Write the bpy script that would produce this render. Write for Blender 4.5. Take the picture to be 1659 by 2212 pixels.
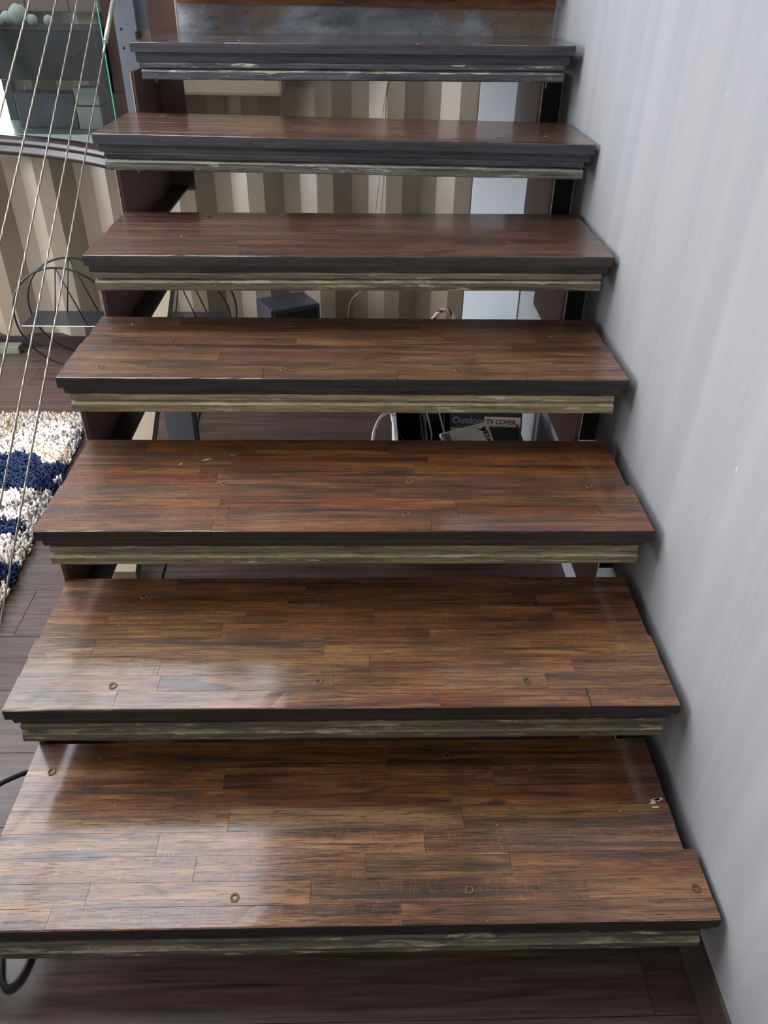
import bpy, bmesh, math, random
from mathutils import Vector, Matrix, noise as mnoise
random.seed(11)
SC = bpy.context.scene
C = SC.collection
for o in list(bpy.data.objects): bpy.data.objects.remove(o)

# ------------------------------------------------------------------ camera
cam = bpy.data.cameras.new('camera'); camo = bpy.data.objects.new('camera', cam); C.objects.link(camo)
R_ = Vector((0.99952917, -0.02538794, 0.01723055)); U_ = Vector((0.00060297, 0.57771296, 0.81623977)); F_ = Vector((0.03067696, 0.81584507, -0.57745627))
m = Matrix(((R_.x, U_.x, -F_.x, 0.0078), (R_.y, U_.y, -F_.y, -0.6541), (R_.z, U_.z, -F_.z, 1.5067), (0, 0, 0, 1)))
camo.matrix_world = m
cam.sensor_fit = 'HORIZONTAL'; cam.sensor_width = 36.0; cam.lens = 36.0 * 1662.06 / 1659.0
cam.clip_start = 0.02
SC.camera = camo

# ------------------------------------------------------------------ world, sun, exposure
WORLD_COL = (0.97, 0.94, 0.92); WORLD_STR = 0.40
w = bpy.data.worlds.new('world'); SC.world = w; w.use_nodes = True
bg = w.node_tree.nodes['Background']; bg.inputs[0].default_value = (*WORLD_COL, 1); bg.inputs[1].default_value = WORLD_STR
sun = bpy.data.lights.new('sun', 'SUN'); suno = bpy.data.objects.new('sun', sun); C.objects.link(suno)
sun.energy = 22.0; sun.angle = 0.009; sun.color = (1.0, 0.97, 0.93)
SUN_DIR = Vector((-0.20, -0.25, -0.95))
suno.rotation_euler = SUN_DIR.to_track_quat('-Z', 'Y').to_euler(); suno.location = (-1.5, 2.4, 4.0)
SKYLIGHT_STR = 4.1; BACKWIN_STR = 7.0; LEFTWIN_STR = 6.0; SKY_COL = (0.88, 0.94, 1.0)
vs = SC.view_settings
vs.view_transform = 'Standard'; vs.look = 'None'; vs.exposure = 0.95; vs.gamma = 1.0; vs.use_curve_mapping = False

# ------------------------------------------------------------------ helpers
def lin(c):
    return tuple(((v/255.0)/12.92 if v/255.0 <= 0.04045 else ((v/255.0+0.055)/1.055)**2.4) for v in c)
WORLD_LOC = {}
def empty(name, loc, parent=None):
    o = bpy.data.objects.new(name, None); C.objects.link(o)
    o.empty_display_size = 0.1
    WORLD_LOC[o] = Vector(loc)
    if parent: o.parent = parent; o.location = Vector(loc) - WORLD_LOC[parent]
    else: o.location = loc
    return o
class MB:
    """collects geometry in world coordinates"""
    def __init__(s): s.v = []; s.f = []; s.mi = []; s.sm = []; s.cols = None
    def add(s, vs, fs, mi=0, smooth=False):
        b = len(s.v); s.v += [tuple(p) for p in vs]
        for k, f in enumerate(fs):
            s.f.append([b+i for i in f]); s.mi.append(mi[k] if isinstance(mi, (list, tuple)) else mi); s.sm.append(smooth)
        return s
    def box(s, x0, x1, y0, y1, z0, z1, mi=0, M=None):
        P = [Vector(p) for p in ((x0,y0,z0),(x1,y0,z0),(x1,y1,z0),(x0,y1,z0),(x0,y0,z1),(x1,y0,z1),(x1,y1,z1),(x0,y1,z1))]
        if M: P = [M @ p for p in P]
        return s.add(P, [(0,3,2,1),(4,5,6,7),(0,1,5,4),(1,2,6,5),(2,3,7,6),(3,0,4,7)], mi)
    def cbox(s, x0, x1, y0, y1, z0, z1, b=0.003, M=None, mi=0):
        """box with bevelled edges"""
        bm = bmesh.new(); bmesh.ops.create_cube(bm, size=1)
        for v in bm.verts: v.co = Vector(((x0+x1)/2+v.co.x*(x1-x0), (y0+y1)/2+v.co.y*(y1-y0), (z0+z1)/2+v.co.z*(z1-z0)))
        bmesh.ops.bevel(bm, geom=list(bm.edges), offset=b, segments=2, affect='EDGES', profile=0.6)
        bm.verts.index_update()
        P = [(M @ v.co) if M else v.co.copy() for v in bm.verts]; Fc = [[v.index for v in f.verts] for f in bm.faces]
        bm.free(); return s.add(P, Fc, mi)
    def tube(s, pts, r, n=10, mi=0, closed=False, caps=True):
        pts = [Vector(p) for p in pts]; N = len(pts); rings = []
        rr = r if isinstance(r, (list, tuple)) else [r]*N
        up = Vector((0, 0, 1)); prev = None
        for i, p in enumerate(pts):
            if closed: t = pts[(i+1) % N] - pts[i-1]
            else: t = pts[min(i+1, N-1)] - pts[max(i-1, 0)]
            t.normalize()
            if prev is None:
                a = t.cross(up)
                if a.length < 1e-3: a = t.cross(Vector((1, 0, 0)))
            else:
                a = prev - t*prev.dot(t)
            a.normalize(); prev = a; b = t.cross(a)
            rings.append([p + a*rr[i]*math.cos(2*math.pi*k/n) + b*rr[i]*math.sin(2*math.pi*k/n) for k in range(n)])
        V = [q for R in rings for q in R]; Fc = []
        M_ = N if closed else N-1
        for i in range(M_):
            j = (i+1) % N
            for k in range(n): Fc.append((i*n+k, i*n+(k+1) % n, j*n+(k+1) % n, j*n+k))
        s.add(V, Fc, mi, True)
        if caps and not closed:
            b = len(s.v) - N*n
            s.f.append([b+k for k in range(n)][::-1]); s.mi.append(mi); s.sm.append(False)
            s.f.append([b+(N-1)*n+k for k in range(n)]); s.mi.append(mi); s.sm.append(False)
        return s
    def lathe(s, prof, cx, cy, cz=0, n=20, mi=0, M=None):
        V = []; Fc = []
        for (r, z) in prof:
            for k in range(n):
                a = 2*math.pi*k/n; p = Vector((r*math.cos(a), r*math.sin(a), z))
                if M: p = M @ p
                V.append(p + Vector((cx, cy, cz)))
        for i in range(len(prof)-1):
            for k in range(n): Fc.append((i*n+k, i*n+(k+1) % n, (i+1)*n+(k+1) % n, (i+1)*n+k))
        Fc.append(list(range(n))[::-1]); Fc.append([(len(prof)-1)*n+k for k in range(n)])
        return s.add(V, Fc, mi, True)
    def prism(s, poly, axis, a0, a1, mi=0):
        """poly of 2D points, extruded along axis ('x': poly in (y,z), 'z': poly in (x,y), 'y': poly in (x,z))"""
        n = len(poly)
        def P(p, a): return {'x': (a, p[0], p[1]), 'y': (p[0], a, p[1]), 'z': (p[0], p[1], a)}[axis]
        V = [P(p, a0) for p in poly] + [P(p, a1) for p in poly]
        Fc = [list(range(n))[::-1], list(range(n, 2*n))] + [(i, (i+1) % n, n+(i+1) % n, n+i) for i in range(n)]
        return s.add(V, Fc, mi)
    def build(s, name, mats, parent=None, origin=None, fixn=True):
        if not isinstance(mats, (list, tuple)): mats = [mats]
        xs = [p[0] for p in s.v]; ys = [p[1] for p in s.v]; zs = [p[2] for p in s.v]
        og = Vector(origin) if origin is not None else Vector(((min(xs)+max(xs))/2, (min(ys)+max(ys))/2, min(zs)))
        me = bpy.data.meshes.new(name)
        me.from_pydata([(p[0]-og.x, p[1]-og.y, p[2]-og.z) for p in s.v], [], s.f)
        for mt in mats: me.materials.append(mt)
        me.polygons.foreach_set('material_index', s.mi); me.polygons.foreach_set('use_smooth', s.sm)
        if s.cols:
            at = me.color_attributes.new('col', 'FLOAT_COLOR', 'POINT')
            at.data.foreach_set('color', [c for q in s.cols for c in (*q, 1.0)])
        if fixn:
            bm = bmesh.new(); bm.from_mesh(me); bmesh.ops.recalc_face_normals(bm, faces=list(bm.faces)); bm.to_mesh(me); bm.free()
        me.update()
        o = bpy.data.objects.new(name, me); C.objects.link(o)
        WORLD_LOC[o] = og
        if parent: o.parent = parent; o.location = og - WORLD_LOC[parent]
        else: o.location = og
        return o
def tag(o, label=None, cat=None, group=None, kind=None):
    if label: o['label'] = label
    if cat: o['category'] = cat
    if group: o['group'] = group
    if kind: o['kind'] = kind
    return o
def nz(x, s=0.0): return mnoise.noise(Vector((x, s*7.31+0.37, s*3.17)))

# ------------------------------------------------------------------ materials
def smooth(pts, n=6):
    P = [Vector(p) for p in pts]; out = []
    for i in range(len(P)-1):
        p0, p1, p2, p3 = P[max(i-1, 0)], P[i], P[i+1], P[min(i+2, len(P)-1)]
        for k in range(n):
            u = k/n; out.append(0.5*((2*p1) + (p2-p0)*u + (2*p0-5*p1+4*p2-p3)*u*u + (3*p1-p0-3*p2+p3)*u**3))
    return out + [P[-1]]
class NT:
    def __init__(s, name):
        s.m = bpy.data.materials.new(name); s.m.use_nodes = True; s.t = s.m.node_tree; s.n = s.t.nodes; s.l = s.t.links
        s.b = s.n['Principled BSDF']; s.out = s.n['Material Output']
    def N(s, typ, **kw):
        n = s.n.new(typ)
        for k, v in kw.items(): setattr(n, k, v)
        return n
    def set(s, sock, v):
        if hasattr(v, 'is_output'): s.l.new(v, sock)
        else: sock.default_value = v
    def pos(s): return s.N('ShaderNodeNewGeometry').outputs['Position']
    def objc(s): return s.N('ShaderNodeTexCoord').outputs['Object']
    def rnd(s): return s.N('ShaderNodeObjectInfo').outputs['Random']
    def mapping(s, v, scale=(1,1,1), loc=None, rot=(0,0,0)):
        n = s.N('ShaderNodeMapping'); s.l.new(v, n.inputs['Vector']); n.inputs['Scale'].default_value = scale; n.inputs['Rotation'].default_value = rot
        if loc is not None: s.set(n.inputs['Location'], loc)
        return n.outputs[0]
    def noise(s, v, scale=5, detail=4, rough=0.55, dist=0.0):
        n = s.N('ShaderNodeTexNoise'); s.l.new(v, n.inputs['Vector']); n.inputs['Scale'].default_value = scale; n.inputs['Detail'].default_value = detail
        n.inputs['Roughness'].default_value = rough; n.inputs['Distortion'].default_value = dist
        return n.outputs['Fac']
    def ramp(s, v, stops, interp='LINEAR'):
        n = s.N('ShaderNodeValToRGB'); s.l.new(v, n.inputs[0]); e = n.color_ramp; e.interpolation = interp
        while len(e.elements) < len(stops): e.elements.new(0.5)
        for el, (p, c) in zip(e.elements, stops):
            el.position = p; el.color = (*c, 1) if len(c) == 3 else c
        return n.outputs[0]
    def mr(s, v, a, b, c=0.0, d=1.0):
        n = s.N('ShaderNodeMapRange'); s.l.new(v, n.inputs[0]); n.inputs[1].default_value = a; n.inputs[2].default_value = b; n.inputs[3].default_value = c; n.inputs[4].default_value = d
        return n.outputs[0]
    def math(s, op, a, b=0.0):
        n = s.N('ShaderNodeMath', operation=op); s.set(n.inputs[0], a); s.set(n.inputs[1], b); return n.outputs[0]
    def mix(s, f, a, b, mode='MIX'):
        n = s.N('ShaderNodeMix', data_type='RGBA', blend_type=mode); s.set(n.inputs[0], f)
        s.set(n.inputs[6], (*a, 1) if isinstance(a, tuple) and len(a) == 3 else a); s.set(n.inputs[7], (*b, 1) if isinstance(b, tuple) and len(b) == 3 else b)
        return n.outputs[2]
    def vmath(s, op, a, b):
        n = s.N('ShaderNodeVectorMath', operation=op); s.set(n.inputs[0], a); s.set(n.inputs[1], b); return n.outputs[0]
    def rvec(s, k=37.0):
        r = s.rnd(); n = s.N('ShaderNodeCombineXYZ'); s.l.new(s.math('MULTIPLY', r, k), n.inputs[0]); s.l.new(s.math('MULTIPLY', r, k*1.7), n.inputs[1]); return n.outputs[0]
    def bump(s, h, strength=0.3, dist=0.002):
        n = s.N('ShaderNodeBump'); s.l.new(h, n.inputs['Height']); n.inputs['Strength'].default_value = strength; n.inputs['Distance'].default_value = dist
        s.l.new(n.outputs[0], s.b.inputs['Normal'])
    def fin(s, col=None, rough=0.5, metal=0.0, spec=0.5):
        if col is not None: s.set(s.b.inputs['Base Color'], (*col, 1) if isinstance(col, tuple) and len(col) == 3 else col)
        s.set(s.b.inputs['Roughness'], rough); s.set(s.b.inputs['Metallic'], metal); s.b.inputs['Specular IOR Level'].default_value = spec
        return s.m
def plain(name, c, rough=0.5, metal=0.0, var=0.12, scale=30.0, spec=0.5):
    t = NT(name); p = t.pos(); n = t.noise(p, scale, 3)
    c = lin(c); col = t.mix(n, tuple(v*(1-var) for v in c), tuple(min(1, v*(1+var)) for v in c))
    return t.fin(col, rough, metal, spec)

def wood_top(name, dark, mid, light, rough=0.34, greyed=0.0):
    """oiled, worn laminated oak: every strip shifts its own tone and grain"""
    t = NT(name); p = t.vmath('ADD', t.pos(), t.rvec(41.0)); r = t.rnd()
    broad = t.noise(t.mapping(p, (2.2, 34, 8)), 1.0, 5, 0.6, 0.6)
    grain = t.noise(t.mapping(p, (9, 330, 40)), 1.0, 4, 0.65, 0.5)
    pores = t.noise(t.mapping(p, (28, 520, 60)), 1.0, 3, 0.7, 0.2)
    fleck = t.noise(t.mapping(p, (210, 48, 40), rot=(0, 0, 0.18)), 1.0, 2, 0.5, 0.8)
    patch = t.noise(t.pos(), 7.0, 3, 0.6)
    col = t.ramp(t.math('ADD', t.math('MULTIPLY', broad, 0.6), t.math('MULTIPLY', grain, 0.4)), [(0.36, lin(dark)), (0.48, lin(mid)), (0.62, lin(light))])
    tone = t.mr(r, 0, 1, 0.82, 1.18)
    hsv = t.N('ShaderNodeHueSaturation'); t.l.new(col, hsv.inputs['Color']); t.l.new(tone, hsv.inputs['Value'])
    t.l.new(t.mr(t.math('FRACT', t.math('MULTIPLY', r, 7.3)), 0, 1, 0.490, 0.508), hsv.inputs['Hue']); t.l.new(t.mr(t.math('FRACT', t.math('MULTIPLY', r, 13.7)), 0, 1, 0.96, 1.12), hsv.inputs['Saturation'])
    col = hsv.outputs[0]
    pm = t.mr(pores, 0.55, 0.66, 0, 0.85)
    col = t.mix(pm, col, lin((30, 20, 15)))
    fl = t.math('MULTIPLY', t.mr(fleck, 0.55, 0.66), t.mr(t.math('FRACT', t.math('MULTIPLY', r, 5.1)), 0.80, 0.84, 0, 0.30))
    col = t.mix(fl, col, lin(light))
    lines = t.noise(t.mapping(p, (4.5, 190, 20)), 1.0, 3, 0.6, 0.35); col = t.mix(t.mr(lines, 0.56, 0.64, 0, 0.6), col, lin(tuple(v*0.55 for v in dark)))
    crack = t.noise(t.mapping(t.pos(), (2.2, 62, 8), rot=(0, 0, 0.04)), 1.0, 3, 0.55, 0.5); col = t.mix(t.mr(crack, 0.635, 0.665, 0, 0.72), col, lin((50, 44, 42)))
    stain = t.mr(t.noise(t.mapping(p, (3.5, 26, 8)), 1.0, 3, 0.6, 1.2), 0.60, 0.68, 0, 0.72)
    col = t.mix(stain, col, lin((38, 30, 26)))
    col = t.mix(t.mr(patch, 0.30, 0.55, 0.40, 0.0), col, lin((45, 30, 24)))
    if greyed: col = t.mix(greyed, col, lin((84, 74, 72)))
    sp = t.noise(t.pos(), 150.0, 1, 0.4); col = t.mix(t.mr(sp, 0.815, 0.83), col, lin((190, 180, 165)))
    t.b.inputs['Coat Weight'].default_value = 0.9; t.b.inputs['Coat Roughness'].default_value = 0.13
    t.bump(t.math('SUBTRACT', t.math('MULTIPLY', grain, 0.5), t.math('MULTIPLY', pm, 0.9)), 0.55, 0.0012)
    ro = t.math('ADD', t.math('MULTIPLY', patch, 0.22), rough-0.1)
    ro = t.math('ADD', ro, t.math('MULTIPLY', pm, 0.25))
    return t.fin(col, ro)
def fascia(name, base, grime, chip, chip_amt=0.62, rough=0.62):
    """old paint over sawn timber: grime streaks and flaked patches along the board"""
    t = NT(name); p = t.vmath('ADD', t.pos(), t.rvec(23.0))
    st = t.noise(t.mapping(p, (5, 60, 95)), 1.0, 5, 0.65, 0.4)
    col = t.mix(t.mr(st, 0.36, 0.60), lin(grime), lin(base))
    ch = t.noise(t.mapping(p, (11, 70, 120)), 1.0, 5, 0.7, 0.3); big = t.noise(t.mapping(p, (4, 4, 4)), 1.0, 2)
    mk = t.mr(t.math('ADD', ch, t.math('MULTIPLY', big, 0.25)), chip_amt+0.125, chip_amt+0.155)
    col = t.mix(mk, col, lin(chip))
    fine = t.noise(t.mapping(p, (40, 300, 400)), 1.0, 3); col = t.mix(t.mr(fine, 0.42, 0.30, 0, 0.55), col, lin(tuple(v*0.45 for v in grime)))
    t.bump(t.math('ADD', st, t.math('MULTIPLY', mk, -0.4)), 0.5, 0.0015)
    return t.fin(col, rough)

M_BROWN = plain('brown_steel', (84, 58, 54), 0.42, 0.0, 0.10)
M_BROWND = plain('dark_brown_steel', (52, 40, 38), 0.5, 0.0, 0.15)
M_EDGE = plain('bare_edge', (190, 172, 150), 0.5, 0.0, 0.25, 90)
M_POST = plain('grey_painted_steel', (108, 114, 124), 0.38, 0.1, 0.10, 14)
M_ROPE = plain('wire_rope_steel', (190, 184, 172), 0.36, 0.75, 0.2, 300)
M_BOLT = plain('zinc_bolt', (170, 166, 158), 0.4, 0.8)
M_BLACK = plain('black_paint', (26, 26, 29), 0.32)
M_BLACKM = plain('black_matte', (22, 22, 24), 0.7)
M_WHITE = plain('white_panel_paint', (228, 233, 240), 0.5, 0, 0.03, 5)
M_PAPER = plain('white_paper', (232, 230, 232), 0.6, 0, 0.03)
M_BEIGE = plain('beige_casing', (150, 132, 108), 0.55, 0, 0.05)
M_SCREW = plain('old_screw', (112, 84, 58), 0.45, 0.4, 0.35, 300)
M_HOLE = plain('screw_recess', (20, 15, 12), 0.8)

# ------------------------------------------------------------------ setting
# floor: dark laminate planks running across
t = NT('floor_plank_wood'); p = t.vmath('ADD', t.pos(), t.rvec(19.0))
ring = t.noise(t.mapping(p, (1.6, 26, 8)), 1.0, 2, 0.5, 2.2)
g1 = t.noise(t.mapping(p, (5, 130, 30)), 1.0, 5, 0.65)
col = t.mix(t.mr(t.math('ADD', t.math('MULTIPLY', ring, 0.45), t.math('MULTIPLY', g1, 0.55)), 0.36, 0.64), lin((52, 40, 37)), lin((100, 78, 72)))
hs = t.N('ShaderNodeHueSaturation'); t.l.new(col, hs.inputs['Color']); t.l.new(t.mr(t.rnd(), 0, 1, 0.85, 1.12), hs.inputs['Value'])
t.bump(g1, 0.25, 0.001)
M_FLOOR = t.fin(hs.outputs[0], t.mr(g1, 0, 1, 0.26, 0.44))
M_SUB = plain('floor_joint', (24, 18, 17), 0.8)
fl = MB().box(-4.0, 0.66, -1.6, 2.9, -0.03, -0.012).build('floor', M_SUB); tag(fl, kind='structure')
PW = 0.1915; y = 0.505 - PW*11; row = 0
while y < 2.9:
    x = -4.0 - random.uniform(0, 1.0)
    while x < 0.655:
        x1 = min(x + 1.29, 0.655); xa = max(x, -4.0)
        if x1 - xa > 0.05:
            a, b, c, d = xa+.0004, x1-.0004, y+.0004, min(y+PW, 2.9)-.0004
            q = MB(); e = .0007
            V = [(a,c,-.012),(b,c,-.012),(b,d,-.012),(a,d,-.012),(a,c,-e),(b,c,-e),(b,d,-e),(a,d,-e),(a+e,c+e,0),(b-e,c+e,0),(b-e,d-e,0),(a+e,d-e,0)]
            q.add(V, [(0,3,2,1),(0,1,5,4),(1,2,6,5),(2,3,7,6),(3,0,4,7),(4,5,9,8),(5,6,10,9),(6,7,11,10),(7,4,8,11),(8,9,10,11)])
            q.build('plank', M_FLOOR, fl)
        x += 1.29
    y += PW; row += 1

# right wall: grey paint, drawn-out roller streaks
t = NT('grey_wall_paint'); p = t.pos()
st = t.noise(t.mapping(p, (1, 14, 0.35)), 1.0, 3, 0.5, 0.3)
bl = t.noise(p, 1.3, 3)
wv = t.noise(t.mapping(p, (1, 55, 0.22)), 1.0, 2, 0.5, 0.1)
col = t.mix(t.mr(st, 0.35, 0.65), lin((160, 159, 162)), lin((172, 171, 173)))
col = t.mix(t.mr(wv, 0.62, 0.68, 0, 0.22), col, lin((128, 132, 140)))
sp = t.noise(t.mapping(p, (1, 1, 0.6)), 75, 1, 0.9); col = t.mix(t.mr(sp, 0.815, 0.83), col, lin((222, 222, 222)))
col = t.mix(t.mr(bl, 0.4, 0.7, 0, 0.12), col, lin((150, 146, 144)))
t.bump(st, 0.08, 0.004)
M_WALLR = t.fin(col, 0.48)
XW = 0.634
wr = MB().box(XW, XW+0.10, -1.6, 2.9, -0.03, 3.0).build('wall_right', M_WALLR); tag(wr, kind='structure')
M_BASEB = plain('dark_baseboard', (62, 50, 44), 0.5, 0, 0.2, 25)
bb = MB().prism([(XW-0.0, 0.0), (XW-0.026, 0.0), (XW-0.026, 0.006), (XW-0.022, 0.016), (XW-0.006, 0.060), (XW, 0.062)], 'y', -1.6, 0.30).build('baseboard_right', M_BASEB); tag(bb, kind='structure')

# back wall: corrugated container steel
t = NT('corrugated_steel_paint'); p = t.pos()
n1 = t.noise(t.mapping(p, (3, 3, 1.2)), 1.0, 4); n2 = t.noise(p, 40, 3)
col = t.mix(t.mr(n1, 0.35, 0.7), lin((138, 122, 104)), lin((160, 146, 128)))
col = t.mix(t.mr(n2, 0.68, 0.74, 0, 0.5), col, lin((110, 84, 62)))
t.bump(n1, 0.1, 0.004)
M_CORR = t.fin(col, 0.30)
YW = 2.85; P = 0.296; X0 = -0.474 - P*12
prof = []; x = X0
while x < 0.66:
    # outer flat (toward room), slope back, inner flat, slope forward
    prof += [(x, YW-.006), (x+0.070, YW-.006), (x+0.150, YW+0.044), (x+0.222, YW+0.044)]
    x += P
prof.append((x, YW))
mb = MB(); n = len(prof)
mb.add([(a, b, -0.03) for a, b in prof] + [(a, b, 3.0) for a, b in prof] + [(a, YW+0.07, -0.03) for a, b in prof] + [(a, YW+0.07, 3.0) for a, b in prof],
       [(i, i+1, n+i+1, n+i) for i in range(n-1)] + [(2*n+i, 3*n+i, 3*n+i+1, 2*n+i+1) for i in range(n-1)] + [(n+i, n+i+1, 3*n+i+1, 3*n+i) for i in range(n-1)] + [(0, n, 3*n, 2*n), (n-1, 3*n-1, 4*n-1, 2*n-1)])
wb = mb.build('wall_back', M_CORR); tag(wb, kind='structure')
rb = MB().box(-4.0, XW, YW-0.012, YW+0.03, 0.0, 0.055).build('baseboard_back', M_BROWND); tag(rb, kind='structure')

# ceiling with a roof light over the rug, a low bright window in the back wall
M_CEIL = plain('ceiling_paint', (120, 112, 106), 0.7, 0, 0.05, 6)
SKX0, SKX1, SKY0, SKY1, ZC = -2.9, -0.46, 0.55, 2.80, 2.78
mb = MB()
mb.box(-4.0, SKX0, -1.6, 2.95, ZC, ZC+0.1); mb.box(SKX1, XW+0.1, -1.6, 2.95, ZC, ZC+0.1)
mb.box(SKX0, SKX1, -1.6, SKY0, ZC, ZC+0.1); mb.box(SKX0, SKX1, SKY1, 2.95, ZC, ZC+0.1)
ce = mb.build('ceiling', M_CEIL); tag(ce, kind='structure')
def window_mat(name, strength, see=0.45):
    t = NT(name); em = t.N('ShaderNodeEmission'); em.inputs[0].default_value = (*SKY_COL, 1); em.inputs[1].default_value = strength
    tr = t.N('ShaderNodeBsdfTransparent'); mx = t.N('ShaderNodeMixShader'); mx.inputs[0].default_value = see
    t.l.new(em.outputs[0], mx.inputs[1]); t.l.new(tr.outputs[0], mx.inputs[2]); t.l.new(mx.outputs[0], t.out.inputs[0]); t.n.remove(t.b)
    return t.m
M_FRAME = plain('window_frame', (60, 62, 66), 0.5)
w2 = MB().box(SKX0, SKX1, SKY0, SKY1, ZC+0.06, ZC+0.066).build('window_2', window_mat('roof_light_glass', SKYLIGHT_STR)); tag(w2, kind='structure')
mb = MB()
for a in (SKX0, (SKX0+SKX1)/2-0.02, SKX1-0.04): mb.box(a, a+0.04, SKY0, SKY1, ZC+0.01, ZC+0.058)
mb.build('window_frame', M_FRAME, w2)
XL = -3.6
mb = MB(); LY0, LY1, LZ0, LZ1 = 0.3, 2.72, 0.12, 2.45
mb.box(XL-0.1, XL, -1.6, LY0, -0.03, 3.0).box(XL-0.1, XL, LY1, 2.95, -0.03, 3.0).box(XL-0.1, XL, LY0, LY1, -0.03, LZ0).box(XL-0.1, XL, LY0, LY1, LZ1, 3.0)
wl_ = mb.build('wall_left', M_CEIL); tag(wl_, kind='structure')
w3 = MB().box(XL-0.06, XL-0.054, LY0, LY1, LZ0, LZ1).build('window_3', window_mat('left_window_glass', LEFTWIN_STR, 0.0)); tag(w3, kind='structure')
mb = MB()
for a in (LY0, (LY0+LY1)/2-0.03, LY1-0.05): mb.box(XL-0.05, XL-0.005, a, a+0.05, LZ0, LZ1)
mb.build('window_frame', M_FRAME, w3)
w1 = MB().box(-2.35, -1.392, YW-0.030, YW-0.024, 0.92, 1.30).build('window_1', window_mat('back_window_glass', BACKWIN_STR, 0.0)); tag(w1, kind='structure')
mb = MB().box(-2.40, -1.36, YW-0.045, YW-0.002, 0.88, 0.92).box(-2.40, -1.36, YW-0.045, YW-0.002, 1.30, 1.34).box(-1.392, -1.36, YW-0.045, YW-0.002, 0.92, 1.30).box(-2.40, -2.35, YW-0.045, YW-0.002, 0.92, 1.30)
mb.build('window_frame', M_FRAME, w1)

# ------------------------------------------------------------------ staircase
WD = [
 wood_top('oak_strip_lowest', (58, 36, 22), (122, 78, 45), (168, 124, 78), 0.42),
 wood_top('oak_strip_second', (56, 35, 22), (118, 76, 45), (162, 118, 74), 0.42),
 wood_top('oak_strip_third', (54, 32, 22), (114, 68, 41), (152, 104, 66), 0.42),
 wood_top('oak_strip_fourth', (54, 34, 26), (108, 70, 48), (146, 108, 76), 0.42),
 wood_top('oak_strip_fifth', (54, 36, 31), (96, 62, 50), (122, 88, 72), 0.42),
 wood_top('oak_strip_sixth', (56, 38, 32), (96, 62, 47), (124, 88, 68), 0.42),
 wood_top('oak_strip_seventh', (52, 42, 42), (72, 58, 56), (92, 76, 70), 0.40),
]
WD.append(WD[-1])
FACE = [((40, 36, 32), (24, 22, 20)), ((42, 38, 34), (24, 22, 20)), ((48, 43, 38), (28, 26, 24)), ((46, 44, 42), (28, 27, 27)), ((60, 56, 54), (40, 38, 38)), ((66, 70, 76), (48, 50, 54)), ((70, 70, 76), (48, 48, 54)), ((60, 58, 60), (40, 40, 42))]
LOW = [((94, 92, 76), (48, 46, 38), (158, 150, 126)), ((106, 98, 78), (58, 52, 42), (166, 156, 130)), ((142, 128, 98), (88, 78, 58), (184, 174, 146)), ((162, 146, 114), (112, 100, 76), (196, 186, 160)), ((126, 114, 92), (74, 66, 54), (176, 162, 134)), ((122, 120, 110), (70, 66, 58), (178, 174, 160)), ((88, 88, 94), (52, 52, 58), (176, 164, 144)), ((70, 66, 62), (40, 38, 38), (140, 130, 110))]
M_FACE = [fascia('tread_face_%d' % i, a, b, tuple(min(255, v*1.9) for v in a), 0.72, 0.55) for i, (a, b) in enumerate(FACE)]
M_LOW = [fascia('edge_board_%d' % i, a, b, c, 0.60, 0.62) for i, (a, b, c) in enumerate(LOW)]
M_LIP = [fascia('upper_edge_%d' % i, tuple(0.55*u+0.25*v for u, v in zip(a, LOW[i][0])), tuple(v*0.8 for v in b), LOW[i][2], 0.70, 0.6) for i, (a, b) in enumerate(FACE)]

M_LEDGE = [fascia('ledge_%d' % i, tuple(0.6*u+0.4*v for u, v in zip(a, c)), a, c, 0.52, 0.6) for i, (a, b, c) in enumerate(LOW)]
stair = empty('staircase', (0.0, 1.1, 0.0))
tag(stair, 'open wooden staircase with thick dark-stained oak plank treads against the grey wall', 'staircase')
RISE, GO, DEP, TH = 0.19, 0.3026, 0.371, 0.024
#          xl      xr    yF      D     dzL     dzR   right step of the back rows, left step
TR = [(-0.655, 0.624, 0.000, 0.380, 0.0, 0.0, 0.020, 0.000),
      (-0.652, 0.613, 0.307, 0.376, -0.002, -0.002, 0.004, 0.004),
      (-0.648, 0.612, 0.599, 0.368, 0.002, 0.002, 0.010, 0.004),
      (-0.662, 0.612, 0.914, 0.363, -0.001, -0.001, 0.003, 0.003),
      (-0.650, 0.620, 1.195, 0.395, -0.010, -0.002, 0.003, 0.003),
      (-0.674, 0.621, 1.515, 0.350, 0.010, 0.000, 0.003, 0.003),
      (-0.622, 0.606, 1.820, 0.360, -0.001, 0.009, 0.003, 0.000),
      (-0.560, 0.605, 2.110, 0.180, 0.002, 0.008, 0.0, 0.0)]
TLAB = ['lowest tread, longest and widest in view, with a step in its right end', 'second tread from the floor, with black front edge and pale strips at left',
        'third tread from the floor, reddish, with two screw heads near its right end', 'fourth tread from the floor, with the palest khaki front boards',
        'fifth tread from the floor, smooth purplish brown top with a chipped left corner', 'sixth tread from the floor, with grey painted front edge',
        'seventh tread from the floor, narrow dark grey one below the steel riser', 'eighth tread at the top edge of the picture, seen from below']
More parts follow.
